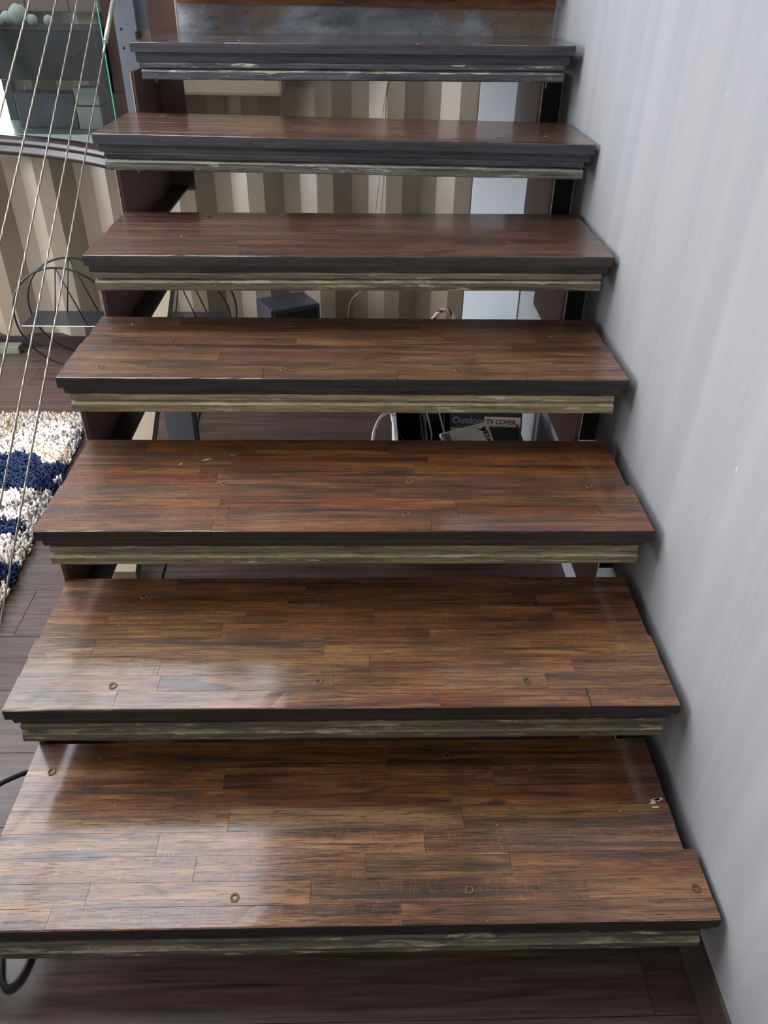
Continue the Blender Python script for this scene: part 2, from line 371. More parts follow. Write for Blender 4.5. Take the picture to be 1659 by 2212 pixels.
SCREWS = {0: [(-0.606, 0.312), (-0.21, 0.052), (0.199, 0.060), (0.599, 0.055), (0.184, 0.342)],
 1: [(-0.463, 0.622), (-0.067, 0.634), (0.321, 0.631), (-0.465, 0.366), (-0.073, 0.372), (0.331, 0.370)],
 2: [(-0.29, 0.774), (0.104, 0.659), (0.517, 0.765), (0.517, 0.667), (-0.288, 0.902), (0.118, 0.782), (0.515, 0.888)],
 3: [(-0.579, 0.970), (-0.167, 0.963), (0.230, 0.965), (-0.565, 1.231), (-0.167, 1.222), (0.486, 1.167)],
 4: [(-0.442, 1.360), (-0.003, 1.544), (0.383, 1.316), (-0.406, 1.540)],
 5: [(-0.555, 1.820), (-0.110, 1.800), (0.302, 1.800), (0.513, 1.628)],
 6: [(-0.332, 1.916), (0.171, 1.850)]}
def profile_run(prof, x0, x1, zf, mi, seed, jit=0.0010, n=44, cap=True):
    """extrude a (y,z) profile along x with worn, wavy edges"""
    mb = MB(); V = []; k = len(prof)
    for i in range(n+1):
        x = x0 + (x1-x0)*i/n
        for j, (py, pz) in enumerate(prof):
            jy = jit*(nz(x*9, seed+j*1.3) + 0.7*nz(x*41, seed+j*2.1)); jz = jit*0.8*(nz(x*11, seed+j*1.9+50) + 0.6*nz(x*47, seed+j*0.7+9))
            V.append((x + (jit*1.5*nz(j*3.3, seed+i) if i in (0, n) else 0), py+jy, pz+jz+zf(x)))
    Fc = []; ms = []
    for i in range(n):
        for j in range(k):
            Fc.append((i*k+j, i*k+(j+1) % k, (i+1)*k+(j+1) % k, (i+1)*k+j)); ms.append(mi[j] if isinstance(mi, (list, tuple)) else mi)
    Fc.append(list(range(k))); Fc.append([n*k+j for j in range(k)][::-1]); ms += [(1 if len(mi) == 7 else 0) if isinstance(mi, (list, tuple)) else mi]*2
    mb.add(V, Fc, ms); return mb
screw_mesh = None
for k, (xl, xr, yF, D, dL, dR, stepR, stepL) in enumerate(TR):
    z = RISE*(k+1); yB = yF + D
    def zf(x, xl=xl, xr=xr, dL=dL, dR=dR): f = (x-xl)/(xr-xl); return dL*(1-f) + dR*f
    # core slab of the tread
    y0, y1, za, zb = yF+0.030, yB-0.006, z-0.078, z-TH-0.0006
    V = [(xl+.024, y0, za+dL), (xr-.026, y0, za+dR), (xr-.026, y1, za+dR), (xl+.024, y1, za+dL), (xl+.006, y0, zb+dL), (xr-.010, y0, zb+dR), (xr-.010, y1, zb+dR), (xl+.006, y1, zb+dL)]
    tr = MB().add(V, [(0,3,2,1),(4,5,6,7),(0,1,5,4),(1,2,6,5),(2,3,7,6),(3,0,4,7)]).build('tread', M_LIP[k], stair); tag(tr, TLAB[k])
    # strips of the top layer
    rng = random.Random(100+k); yy = yF; rows = []
    while yy < yB - 0.02:
        wd = rng.uniform(0.036, 0.052)
        if yB - (yy+wd) < 0.03: wd = yB - yy
        rows.append((yy, yy+wd)); yy += wd
    half = len(rows)//2 - (1 if k == 0 else 0)
    for ri, (ya, yb) in enumerate(rows):
        a0 = xl + (stepL if ri >= half else 0) + rng.uniform(-.0015, .0015); b0 = xr - (stepR if ri >= half else 0) + rng.uniform(-.0015, .0015)
        cuts = [a0]; x = a0 + rng.uniform(0.12, 0.50)
        while x < b0 - 0.10: cuts.append(x); x += rng.uniform(0.26, 0.62)
        cuts.append(b0)
        for ci in range(len(cuts)-1):
            a, b = cuts[ci]+.00018, cuts[ci+1]-.00018; h = rng.uniform(-.00015, .00015); e = .00022
            if ri == 0:   # worn nosing
                pr = [(ya, z-TH), (ya, z-.0055), (ya+.0007, z-.0012+h), (ya+.0030, z+h), (yb-.0003, z+h), (yb-.0001, z+h-.0003), (yb-.0001, z-TH)]
                q = profile_run(pr, a, b, zf, [1, 1, 0, 0, 0, 0, 1], k*17+ci*3.3, 0.0009 if k < 5 else 0.0005, max(6, int((b-a)*36)))
            else:
                c, d = ya+.00010, yb-.00010
                V = [(a,c,z-TH),(b,c,z-TH),(b,d,z-TH),(a,d,z-TH),(a,c,z-e+h),(b,c,z-e+h),(b,d,z-e+h),(a,d,z-e+h),(a+e,c+e,z+h),(b-e,c+e,z+h),(b-e,d-e,z+h),(a+e,d-e,z+h)]
                V = [(p[0], p[1], p[2]+zf(p[0])) for p in V]
                q = MB().add(V, [(0,3,2,1),(0,1,5,4),(1,2,6,5),(2,3,7,6),(3,0,4,7),(4,5,9,8),(5,6,10,9),(6,7,11,10),(7,4,8,11),(8,9,10,11)], [1,1,1,1,1,0,0,0,0,0])
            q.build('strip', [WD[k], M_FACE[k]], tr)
    # upper shiplap lip, then the lower board with its groove and ledge
    LT = .017 if k < 5 else (.019 if k == 5 else .024)
    lip = [(yF+.005, z-TH-.0004), (yF+.003, z-TH-.006), (yF+.005, z-TH-.008), (yF+.006, z-TH-LT), (yF+.030, z-TH-LT), (yF+.030, z-TH-.0004)]
    profile_run(lip, xl+.010, xr-.010, zf, 0, 31+k, 0.0010).build('edge_board', M_LIP[k], tr)
    zt = z-TH-LT-.0005
    low = [(yF+.004, zt), (yF+.001, zt-.003), (yF+.001, zt-.012), (yF+.010, zt-.0145), (yF+.010, zt-.0165), (yF-.003, zt-.0190), (yF-.005, zt-.0215), (yF-.005, zt-.038), (yF-.002, zt-.041), (yF+.030, zt-.041), (yF+.030, zt)]
    mid = 1 if k == 5 else 0
    profile_run(low, xl+.022, xr-.024, zf, [mid, mid, mid, mid, 2, 2, 0, 0, 0, 0, 0], 61+k, 0.0016).build('edge_board', [M_LOW[k], M_LIP[k], M_LEDGE[k]], tr)
    if k in (5, 4, 2):    # butt joint block seam on the lower board end
        pass
    for (sx, sy) in SCREWS.get(k, []):
        q = MB().lathe([(0.0085, -.002), (0.0085, .0006), (0.0075, .0011), (0.0040, .0009), (0.0034, -.0010), (0.0006, -.0012)], sx, sy, z+zf(sx)+.0002, 16)
        so = q.build('screw', [M_SCREW, M_HOLE], tr)
        for pl in so.data.polygons:
            if (pl.center.xy).length < 0.0037: pl.material_index = 1
for k, x, yb in ((6, -0.593, 1.95), (6, 0.562, 1.95), (5, -0.607, 1.65), (5, 0.580, 1.65), (1, -0.435, 0.345)):
    pz = RISE*(k+1) - 0.079
    MB().lathe([(0.0052, 0.004), (0.0052, -0.022), (0.0038, -0.030), (0.001, -0.034)], x, yb, pz, 10).build('bolt', M_BOLT, [c for c in stair.children if c.name.startswith('tread')][k])

# stepped steel stringers: upright plates between the treads with a flange under each
def stringer(xa, xb, inner, long_steps):
    mb = MB(); so = None; edges = []; fl = []
    for k in range(0, 6):
        f = 0.682 + 0.3045*(k-1); z0 = RISE*(k+1)-0.082; z1 = RISE*(k+2)-0.0795
        ln = long_steps.get(k, 0.325)
        if k == 0: z0 = 0.0; f = 0.385
        mb.box(xa, xb, f, f+ln, z0, z1)
        edges.append((f, z0, z1)); fl.append((f, f+ln, z0))
    so = mb.build('stringer', M_BROWN, stair)
    for (f, z0, z1) in edges:
        if z1-z0 > 0.05: MB().box(xa-.0005, xb+.0005, f-.002, f-.0002, z0+.001, z1-.001).build('plate_edge', M_BROWN, so); e_ = (xa-.0006, xa+.0022) if xa < 0 else (xb-.0010, xb+.0006); MB().box(e_[0], e_[1], f-.0035, f-.0021, z0+.001, z1-.001).build('bare_corner', M_EDGE, so)
    for i, (a, b, z0) in enumerate(fl):
        if i == 0: continue
        x0, x1 = (xb, xb+inner) if inner > 0 else (xa+inner, xa)
        MB().cbox(x0, x1, a+.01, b, z0, z0+.008, .002).build('flange', M_BROWND, so)
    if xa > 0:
        for (f, z0, z1) in edges: MB().box(xb+.0005, XW-.002, f+.13, f+.136, z0, z1).build('shade_plate', M_BLACKM, so)  # added black plates, standing in for the shade between stringer and wall
    return so
s1 = stringer(-0.654, -0.644, 0.055, {3: 0.52, 4: 0.62, 5: 0.46}); tag(s1, 'dark brown stepped steel stringer on the open side')
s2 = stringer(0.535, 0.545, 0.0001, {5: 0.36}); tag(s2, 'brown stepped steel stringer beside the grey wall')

# weathered steel riser and rusty lip above the seventh tread
t = NT('weathered_steel'); p = t.pos()
a = t.noise(t.mapping(p, (4, 4, 9)), 1.0, 5, 0.6, 0.6); b = t.noise(t.mapping(p, (22, 20, 9)), 1.0, 4, 0.65, 1.2); c_ = t.noise(t.mapping(p, (2.6, 1, 3), loc=(4.2, 0, 0)), 1.0, 3)
col = t.ramp(a, [(0.30, lin((84, 86, 92))), (0.48, lin((128, 132, 138))), (0.62, lin((166, 174, 182)))])
col = t.mix(t.mr(c_, 0.54, 0.64, 0, 0.75), col, lin((124, 98, 66)))
col = t.mix(t.mr(b, 0.62, 0.70, 0, 0.6), col, lin((168, 172, 172)))
col = t.mix(t.mr(t.noise(p, 60, 3), 0.60, 0.72, 0, 0.6), col, lin((66, 52, 44)))
t.bump(b, 0.25, 0.002)
M_RISER = t.fin(col, 0.45, 0.0)
t = NT('rusted_lip'); p = t.pos(); a = t.noise(t.mapping(p, (6, 6, 30)), 1.0, 5, 0.7)
col = t.ramp(a, [(0.3, lin((60, 40, 32))), (0.5, lin((122, 74, 46))), (0.7, lin((140, 104, 76)))]); M_RUST = t.fin(col, 0.7)
rs = MB().box(-0.555, 0.615, 2.192, 2.200, 1.255, 1.4335).build('riser_plate', M_RISER, stair); tag(rs, 'weathered grey steel riser plate with rust blooms')
MB().cbox(-0.553, 0.613, 2.172, 2.1915, 1.408, 1.4335, .003).build('rusted_lip', M_RUST, rs)
up = MB().box(-0.650, -0.566, 2.204, 2.212, 0.86, 2.40).build('upright_plate', M_BROWN, stair); tag(up, 'dark red steel upright beside the riser plate')
mb = MB(); V = []
for i in range(41):
    zz = 1.25 + 1.15*i/40; ww = .004 + .0025*nz(zz*30, 3) + .002*nz(zz*90, 8)
    V += [(-0.565, 2.203, zz), (-0.565+ww, 2.203, zz), (-0.565+ww, 2.210, zz), (-0.565, 2.210, zz)]
Fc = []
for i in range(40):
    for j in range(4): Fc.append((i*4+j, i*4+(j+1) % 4, i*4+4+(j+1) % 4, i*4+4+j))
mb.add(V, Fc + [(0,3,2,1), (160,161,162,163)]).build('weld_bead', M_EDGE, up)

# ------------------------------------------------------------------ cable railing
rail = empty('cable_railing', (-0.70, 1.05, 0.0))
tag(rail, 'steel cable railing of five taut wire ropes along the open side of the stairs', 'railing')
po = MB().box(-0.716, -0.660, 2.050, 2.056, 0.80, 2.30).box(-0.6599, -0.654, 2.050, 2.106, 1.34, 2.30).box(-0.6539, -0.628, 2.100, 2.106, 1.34, 2.30).build('post', M_POST, rail); tag(po, 'grey angle-iron post with drilled holes')
po2 = MB().cbox(-0.722, -0.678, 0.00, 0.044, 0.0, 1.10, .002).build('post', M_POST, rail)
for (hx, hz) in ((-0.700, 1.345), (-0.700, 1.297)):
    Mh = Matrix.Rotation(math.pi/2, 4, 'X')
    MB().lathe([(0.0036, 0.0), (0.0034, 0.0012)], hx, 2.0499, hz, 12, 0, Mh).build('bolt_hole', M_HOLE, po)
t = NT('laid_wire_rope'); oc = t.objc()
wv = t.N('ShaderNodeTexWave', wave_type='BANDS', bands_direction='Y'); t.l.new(t.mapping(t.pos(), (1, 1, 1), rot=(0.9, 0, 0.5)), wv.inputs['Vector']); wv.inputs['Scale'].default_value = 95.0
col = t.mix(wv.outputs['Fac'], lin((92, 86, 76)), lin((178, 170, 154))); t.bump(wv.outputs['Fac'], 0.6, 0.001)
M_WROPE = t.fin(col, 0.38, 0.55)
CAB = [(0.611, 1.778), (0.619, 1.670), (0.637, 1.569), (0.640, 1.460), (0.632, 1.345)]
for i, (s_, z19) in enumerate(CAB):
    def cz(yy): return z19 + s_*(yy-1.9)
    ye = 2.045
    ys = 1.831 if i == 4 else (1.842 if i == 3 else 1.93)
    cb = MB().tube([(-0.70, 0.046, cz(0.046)), (-0.70, 1.0, cz(1.0)-.0015), (-0.70, ys, cz(ys))], 0.0021, 10).build('cable', M_WROPE, rail)
    # turnbuckle: swaged sleeve, body, threaded eye
    def at(yy): return (-0.70, yy, cz(yy))
    d = (Vector(at(2.0))-Vector(at(1.9))).normalized(); a0 = Vector(at(ys)); L = (Vector(at(ye))-a0).length
    tb = MB().tube([a0, a0+d*0.046], 0.0031, 10)
    tb.tube([a0+d*0.046, a0+d*0.050], 0.0062, 8); tb.tube([a0+d*0.050, a0+d*(L-0.045)], 0.0064, 12); tb.tube([a0+d*(L-0.045), a0+d*L], 0.0032, 10)
    tb.build('turnbuckle', M_ROPE, cb)
    Mh = Matrix.Rotation(math.pi/2, 4, 'X'); zc_ = cz(ye)
    MB().lathe([(0.0085, 0.0), (0.0085, 0.004), (0.0065, 0.005), (0.0065, 0.013), (0.003, 0.0145)], -0.70, 2.0499, zc_, 6 if i != 4 else 14, 0, Mh).build('anchor_bolt', M_BOLT, cb)
for i, (s_, z19) in enumerate(CAB):
    z0 = z19 + s_*(0.046-1.9)
    MB().lathe([(0.007, 0.0), (0.007, -0.006), (0.004, -0.009)], -0.70, 0.0442, z0, 8, 0, Matrix.Rotation(math.pi/2, 4, 'X')).build('anchor_bolt', M_BOLT, rail)

# ------------------------------------------------------------------ shag rug
RX0, RX1, RY0, RY1 = -1.90, -1.06, 0.55, 2.12
def redge(yy): return -1.016 - (yy-1.07)*0.062
rugm = MB().prism([(RX0, RY0), (redge(RY0), RY0), (redge(RY1), RY1), (RX0, RY1)], 'z', 0.001, 0.012)
rug = rugm.build('shag_rug', plain('rug_backing', (70, 66, 66), 0.9)); tag(rug, 'thick shaggy rug in cream, grey and navy blue on the floor left of the stairs', 'rug')
t = NT('rug_pile'); at = t.N('ShaderNodeVertexColor', layer_name='col'); M_PILE = t.fin(at.outputs[0], 0.95, 0, 0.1)
rng = random.Random(5); mb = MB(); cols = []
step = 0.0082; yv = 0.55
while yv < RY1 + 0.006:
    xv = -1.90
    while xv < redge(yv) + 0.006:
        px, py = xv + rng.uniform(-.004, .004), yv + rng.uniform(-.004, .004)
        n_ = mnoise.noise(Vector((px*4.2+1.7, py*5.2+0.4, 0.3))) + 0.6*mnoise.noise(Vector((px*11, py*11, 2.0)))
        n2 = mnoise.noise(Vector((px*7, py*7, 9.0))) + rng.uniform(-.45, .45)
        # broad navy bands, cream between, small navy flecks beyond
        band = max(1-abs(py-1.72)/0.19, 1-abs(py-1.36+0.1*(px+1.2))/0.19 if py > 1.17 else 1.1 - 0.5*math.sin(py*9), -0.15)
        v_ = rng.uniform(-1, 1)
        if band + 1.1*n_ > 0.50: c = (34+8*v_, 46+10*v_, 74+14*v_)
        elif n2 > 0.30: c = (128+26*v_, 120+26*v_, 120+26*v_)
        elif n2 < -0.42: c = (190+20*v_, 170+20*v_, 146+18*v_)
        else: c = (214+18*v_, 206+18*v_, 198+18*v_)
        c = lin(c); h = 0.030 + rng.uniform(-.008, .009); r = rng.uniform(.0036, .0054)
        lx, ly = rng.uniform(-.012, .012), rng.uniform(-.012, .012)
        tx, ty = px+lx, py+ly; rot = rng.uniform(0, 6.28)
        V = []
        for (rad, hh, f) in ((r*0.6, 0.008, 0.0), (r*1.15, h*0.70, 0.7), (r*0.8, h*0.93, 0.95)):
            for q in range(4): V.append((px+lx*f+rad*math.cos(rot+q*1.571), py+ly*f+rad*math.sin(rot+q*1.571), hh))
        V.append((tx, ty, h))
        Fc = [(i*4+q, i*4+(q+1) % 4, i*4+4+(q+1) % 4, i*4+4+q) for i in range(2) for q in range(4)] + [(8+q, 8+(q+1) % 4, 12) for q in range(4)]
        mb.add(V, Fc, 0, True); cols += [c]*13
        xv += step
    yv += step
mb.cols = cols
pile = mb.build('pile', M_PILE, rug, fixn=False); tag(pile, kind='stuff')

# ------------------------------------------------------------------ counter, glass panel and the things behind them
M_GLOSS = plain('dark_polished_wood', (34, 20, 18), 0.26, 0, 0.2, 12, 0.35)
front = [(-2.3+1.45*i/28, 2.56-0.055*(i/28)-0.28*(i/28)**4.2) for i in range(29)]
def offs(d):
    out = []
    for i, (x, y) in enumerate(front):
        x0, y0 = front[max(0, i-1)]; x1, y1 = front[min(len(front)-1, i+1)]; tx, ty = x1-x0, y1-y0; l = math.hypot(tx, ty); out.append((x+ty/l*d, y-tx/l*d))
    return out
zt = 0.985
pr = [(-.03, zt), (-.004, zt), (.006, zt-.004), (.012, zt-.014), (.012, zt-.026), (.004, zt-.032), (.004, zt-.036), (.010, zt-.042), (.010, zt-.058), (.002, zt-.066), (-.03, zt-.066)]
mb = MB(); rings = [offs(d) for d, z in pr]; npf = len(front); V = []
for i in range(npf):
    for j, (d, z) in enumerate(pr): V.append((rings[j][i][0], rings[j][i][1], z))
kk = len(pr); mb.add(V, [(i*kk+j, i*kk+(j+1) % kk, (i+1)*kk+(j+1) % kk, (i+1)*kk+j) for i in range(npf-1) for j in range(kk)], 0, True)
mb.add([V[j] for j in range(kk)], [list(range(kk))]); mb.add([V[(npf-1)*kk+j] for j in range(kk)], [list(range(kk))])
ctr = empty('curved_counter', (-1.5, 2.6, 0.0)); tag(ctr, 'dark polished wooden counter with a curved moulded rim beside the stair post', 'counter')
mb.build('rim', M_GLOSS, ctr)
inn = offs(-.031)
top = MB().prism(inn + [(-0.76, 2.18), (-0.76, 2.80), (-2.3, 2.80)], 'z', zt-.03, zt-.001).build('counter_top', plain('pale_counter_top', (128, 136, 134), 0.25, 0, 0.06), ctr)
for lx in (-2.1, -1.55, -0.80): MB().prism([(2.42, zt-.031), (2.838, zt-.031), (2.838, zt-.20), (2.82, zt-.20)], 'x', lx-.012, lx+.012).build('bracket', M_BLACK, ctr)

def glassmat(name):
    t = NT(name); gl = t.N('ShaderNodeBsdfGlossy'); gl.inputs['Roughness'].default_value = 0.02
    tr = t.N('ShaderNodeBsdfTransparent'); tr.inputs[0].default_value = (0.90, 0.94, 0.93, 1); fr = t.N('ShaderNodeFresnel'); fr.inputs[0].default_value = 1.25
    df = t.N('ShaderNodeBsdfDiffuse'); df.inputs[0].default_value = (*lin((190, 190, 200)), 1)
    m1 = t.N('ShaderNodeMixShader'); t.l.new(fr.outputs[0], m1.inputs[0]); t.l.new(tr.outputs[0], m1.inputs[1]); t.l.new(gl.outputs[0], m1.inputs[2])
    m2 = t.N('ShaderNodeMixShader'); nn = t.noise(t.mapping(t.pos(), (3, 3, 2)), 1.0, 3, 0.5, 0.8); t.l.new(t.mr(nn, 0.35, 0.75, 0.0, 0.05), m2.inputs[0]); t.l.new(m1.outputs[0], m2.inputs[1]); t.l.new(df.outputs[0], m2.inputs[2])
    t.l.new(m2.outputs[0], t.out.inputs[0]); t.n.remove(t.b); return t.m
M_GLASS = glassmat('dusty_glass'); M_GEDGE = plain('green_glass_edge', (70, 190, 160), 0.15, 0, 0.15, 20)
gp = MB().box(-2.0, -0.888, 2.50, 2.508, zt, 1.95).build('glass_panel', M_GLASS); tag(gp, 'clear glass panel with a green cut edge standing left of the stair post', 'glass panel')
MB().box(-0.8879, -0.8850, 2.4998, 2.5082, zt, 1.95).build('cut_edge', M_GEDGE, gp)

# brown steel column and panel behind the glass
col_ = MB().cbox(-0.905, -0.790, 2.60, 2.72, 0.985, 2.77, .004).cbox(-0.915, -0.78, 2.585, 2.73, 0.985, 1.11, .004); tag(col_.build('steel_column', M_BROWN), 'dark red steel column right of the glass panel, standing on the counter', 'column')
bp = MB().box(-2.22, -0.918, 2.832, 2.842, 1.35, 2.42).build('brown_wall_panel', M_BROWND); tag(bp, 'purple-brown boarded panel on the back wall behind the black wall chest', 'panel')
M_PB = plain('purple_brown_board', (112, 84, 80), 0.45)
for i in range(8): MB().cbox(-2.2+i*0.16, -2.2+i*0.16+0.157, 2.815, 2.8315, 1.35, 2.40, .003).build('board', M_PB, bp)

# black wall chest with latch
ch = MB().cbox(-1.72, -0.912, 2.53, 2.80, 1.155, 1.306, .006).build('black_chest', plain('black_lacquer', (15, 18, 21), 0.5)); tag(ch, 'long black chest behind the glass with pale balls on its lid', 'chest')
MB().cbox(-1.724, -0.908, 2.526, 2.802, 1.3065, 1.314, .003).build('lid', M_BLACK, ch)
lt = MB().lathe([(0.026, 0.0), (0.026, 0.006), (0.020, 0.010), (0.019, 0.006), (0.006, 0.006)], -1.005, 2.5295, 1.215, 20, 0, Matrix.Rotation(math.pi/2, 4, 'X')).build('latch', M_BLACKM, ch)
MB().tube([(-1.000, 2.522, 1.232), (-0.965, 2.520, 1.262), (-0.925, 2.522, 1.284)], [.007, .005, .002], 8).build('latch_lever', M_BLACKM, lt)
for bx_, in ((-1.65,), (-0.930,)): MB().prism([(2.56, 1.154), (2.84, 1.154), (2.84, 1.03), (2.82, 1.03)], 'x', bx_-.01, bx_+.01).build('bracket', M_BLACKM, ch)
M_BALL = plain('pale_knit', (176, 176, 172), 0.9, 0, 0.2, 60)
def ball(x, y, z, r, lab, sd):
    bm = bmesh.new(); bmesh.ops.create_icosphere(bm, subdivisions=3, radius=r)
    for v in bm.verts:
        d = v.co.normalized(); v.co += d*r*0.10*mnoise.noise(d*2.2+Vector((sd, 0, 0))) + d*r*0.03*math.sin(d.z*14+d.x*9)
    bm.verts.index_update(); mb = MB().add([v.co+Vector((x, y, z)) for v in bm.verts], [[v.index for v in f.verts] for f in bm.faces], 0, True); bm.free()
    tag(mb.build('wool_ball', M_BALL), lab, 'ball', 'pale balls on the black chest')
for i, (x, z, r, lab) in enumerate([(-1.203, 1.348, .034, 'largest pale ball on the black chest, top of the heap'), (-1.245, 1.337, .023, 'small pale ball between the leftmost balls and the largest one'), (-1.292, 1.338, .024, 'pale ball at the left edge of the heap on the chest'), (-1.262, 1.331, .017, 'smallest pale ball in front of the heap on the chest'), (-1.158, 1.333, .019, 'pale ball leaning on the right side of the largest one'), (-1.100, 1.332, .018, 'single pale ball lying apart to the right on the chest')]):
    ball(x, 2.62 - (0.03 if i == 3 else 0.0), 1.314+r*0.98, r, lab, i*3.1)

# binder, carton on the counter
bd = MB().cbox(-1.285, -1.065, 2.62, 2.70, zt, 1.105, .006).build('binder', plain('slate_binder', (72, 78, 84), 0.5)); tag(bd, 'dark slate document box with two wire loops on the counter', 'box')
for x in (-1.235, -1.195): MB().tube([(x-.010, 2.64, 1.104), (x-.009, 2.64, 1.118), (x, 2.64, 1.126), (x+.009, 2.64, 1.118), (x+.010, 2.64, 1.104)], .0022, 8).build('wire_loop', M_BOLT, bd)
pb = MB().cbox(-1.055, -0.965, 2.60, 2.68, zt, 1.125, .004).build('carton', plain('pale_carton', (168, 168, 160), 0.6)); tag(pb, 'small pale carton on the counter beside the dark document box', 'carton')
MB().box(-1.056, -0.964, 2.599, 2.681, 1.062, 1.068).build('lid_seam', M_BLACKM, pb)

# ------------------------------------------------------------------ wire stand with hoops
ws = empty('wire_stand', (-0.98, 2.70, 0.0)); tag(ws, 'black wire plant stand with round hoops and a flat shelf by the corrugated wall', 'stand')
def hoop(cx, cy, czz, r, rad=.0045): return MB().tube([(cx+r*math.cos(a*math.pi/24), cy, czz+r*math.sin(a*math.pi/24)) for a in range(48)], rad, 8, 0, True)
for cx in (-1.27, -0.78):
    for cy, czz in ((2.60, 0.235), (2.77, 0.225)):
        h = hoop(cx, cy, czz, 0.222).build('hoop', M_BLACK, ws)
        for dx in (-.055, .085): MB().tube([(cx, cy, czz+.222), (cx+dx, cy, 0.205)], .0028, 6).build('strut', M_BLACK, h)
MB().cbox(-1.47, -0.585, 2.60, 2.775, 0.198, 0.205, .002).build('shelf', plain('slate_shelf', (52, 54, 60), 0.35), ws)
MB().tube([(-1.47, 2.599, .2015), (-0.585, 2.599, .2015)], .003, 8).build('shelf_edge', M_BOLT, ws)
# power strip with leads
ps = MB().cbox(-1.78, -1.585, 2.755, 2.815, 0.0, 0.035, .005).build('power_strip', plain('grey_green_strip', (120, 122, 104), 0.5)); tag(ps, 'grey-green power strip with pale leads at the left edge by the wall', 'power strip')
for i, dx in enumerate((-.09, -.05, -.02)):
    x = -1.68+dx; MB().tube([(x, 2.78, .034), (x-.005, 2.78, .06), (x-.05-.02*i, 2.79, .075+.01*i), (x-.12, 2.80, .05)], .0045, 8).build('lead', M_PAPER, ps)

# black cabinet cube behind the stairs
cx, cy = [(-0.454, 2.688), (-0.374, 2.538), (-0.171, 2.637), (-0.251, 2.787)], 0
mb = MB(); sp = MB()
def shrink(poly, d):
    mx = sum(p[0] for p in poly)/4; my = sum(p[1] for p in poly)/4; return [(mx+(x-mx)*(1-d), my+(y-my)*(1-d)) for x, y in poly]
sw = MB(); n4 = 4; lay = [(shrink(cx, .02), 0.012), (cx, 0.016), (cx, 0.296), (shrink(cx, .03), 0.300)]
sw.add([(x, y, z) for pl, z in lay for x, y in pl], [(i*4+j, i*4+(j+1) % 4, i*4+4+(j+1) % 4, i*4+4+j) for i in range(3) for j in range(4)] + [(3,2,1,0), (12,13,14,15)])
swo = sw.build('speaker_box', plain('charcoal_vinyl', (58, 56, 66), 0.45)); tag(swo, 'charcoal speaker box turned at an angle near the corrugated wall', 'speaker')
a, b = Vector((*cx[1], 0)), Vector((*cx[2], 0)); nrm = (b-a).cross(Vector((0, 0, 1))).normalized()
e0, e1 = a+(b-a)*.06+nrm*.001, a+(b-a)*.94+nrm*.001
gm = MB(); 
V = [e0+Vector((0,0,.03)), e1+Vector((0,0,.03)), e1+Vector((0,0,.285)), e0+Vector((0,0,.285))]; V += [v+nrm*.008 for v in V]
gm.add(V, [(0,1,2,3),(4,5,6,7),(0,1,5,4),(1,2,6,5),(2,3,7,6),(3,0,4,7)]).build('grille', M_BLACKM, swo)
for p_ in shrink(cx, .3): MB().lathe([(.015, 0), (.018, .0125)], p_[0], p_[1], 0, 10).build('foot', M_BLACKM, swo)

# beige box on the back wall, thin lead hanging on the wall
bz = MB().cbox(-0.80, -0.287, 2.66, 2.848, 1.098, 1.46, .012).build('wall_unit', M_BEIGE); tag(bz, 'beige metal wall unit on the corrugated wall under the seventh tread', 'wall unit')
MB().box(-0.78, -0.30, 2.658, 2.6599, 1.40, 1.405).build('cover_seam', M_BROWND, bz)
wl = MB().tube(smooth([(0.135, 2.842, 1.25), (0.115, 2.842, 1.12), (0.100, 2.842, 1.02), (0.098, 2.842, 0.85), (0.07, 2.842, 0.60), (0.06, 2.838, 0.35), (-0.03, 2.80, 0.26), (-0.05, 2.78, 0.18)]), .0022, 8).build('hanging_lead', plain('pale_lead', (176, 160, 140), 0.5)); tag(wl, 'thin pale lead hanging down the corrugated wall', 'cable')

# white panel and black post at the right rear
Mw = Matrix.Translation((0.428, 2.392, 0)) @ Matrix.Rotation(math.atan2(-0.115, 0.204), 4, 'Z')
wp = MB().cbox(0.0, 0.230, 0.0, 0.030, 0.0, 2.70, .003, Mw).build('partition_board', M_WHITE); tag(wp, 'tall white board standing behind the stairs beside the grey wall', 'panel')
MB().box(-.0009, -.0001, 0.003, 0.027, 0.0, 2.70, 0, Mw).build('raw_edge', plain('panel_raw_edge', (190, 186, 180), 0.8, 0, .3, 60), wp)

# ------------------------------------------------------------------ boards leaning behind the left stringer
M_GBOARD = plain('grey_board', (92, 94, 100), 0.5, 0, .08); M_TBOARD = plain('tan_board', (150, 132, 110), 0.6, 0, .1)
def leaning(name, p0, p1, wx, wy, mats, lab):
    p0, p1 = Vector(p0), Vector(p1); mb = MB()
    V = []
    for p in (p0, p1): V += [p, p+Vector((wx, 0, 0)), p+Vector((wx, wy, 0)), p+Vector((0, wy, 0))]
    mb.add(V, [(0,3,2,1), (4,5,6,7), (0,1,5,4), (1,2,6,5), (2,3,7,6), (3,0,4,7)], [0, 0, 0, 1, 0, 1]); o = mb.build(name, mats); tag(o, lab, 'board'); return o
lb = MB(); a, b = Vector((-0.708, 1.09, 0.0)), Vector((-0.742, 2.22, 0.545))
sec = [(0.0, 0.0), (0.062, 0.0), (0.062, 0.06), (0.0, 0.06)]
V = [a+Vector((x, 0, z)) for x, z in sec] + [b+Vector((x, 0, z)) for x, z in sec]
lb.add(V, [(0,1,2,3), (4,5,6,7), (0,1,5,4), (1,2,6,5), (2,3,7,6), (3,0,4,7)], [0, 0, 0, 1, 0, 1])
tag(lb.build('leaning_board', [M_TBOARD, M_GBOARD]), 'long tan and grey board sloping up behind the left stringer', 'board')
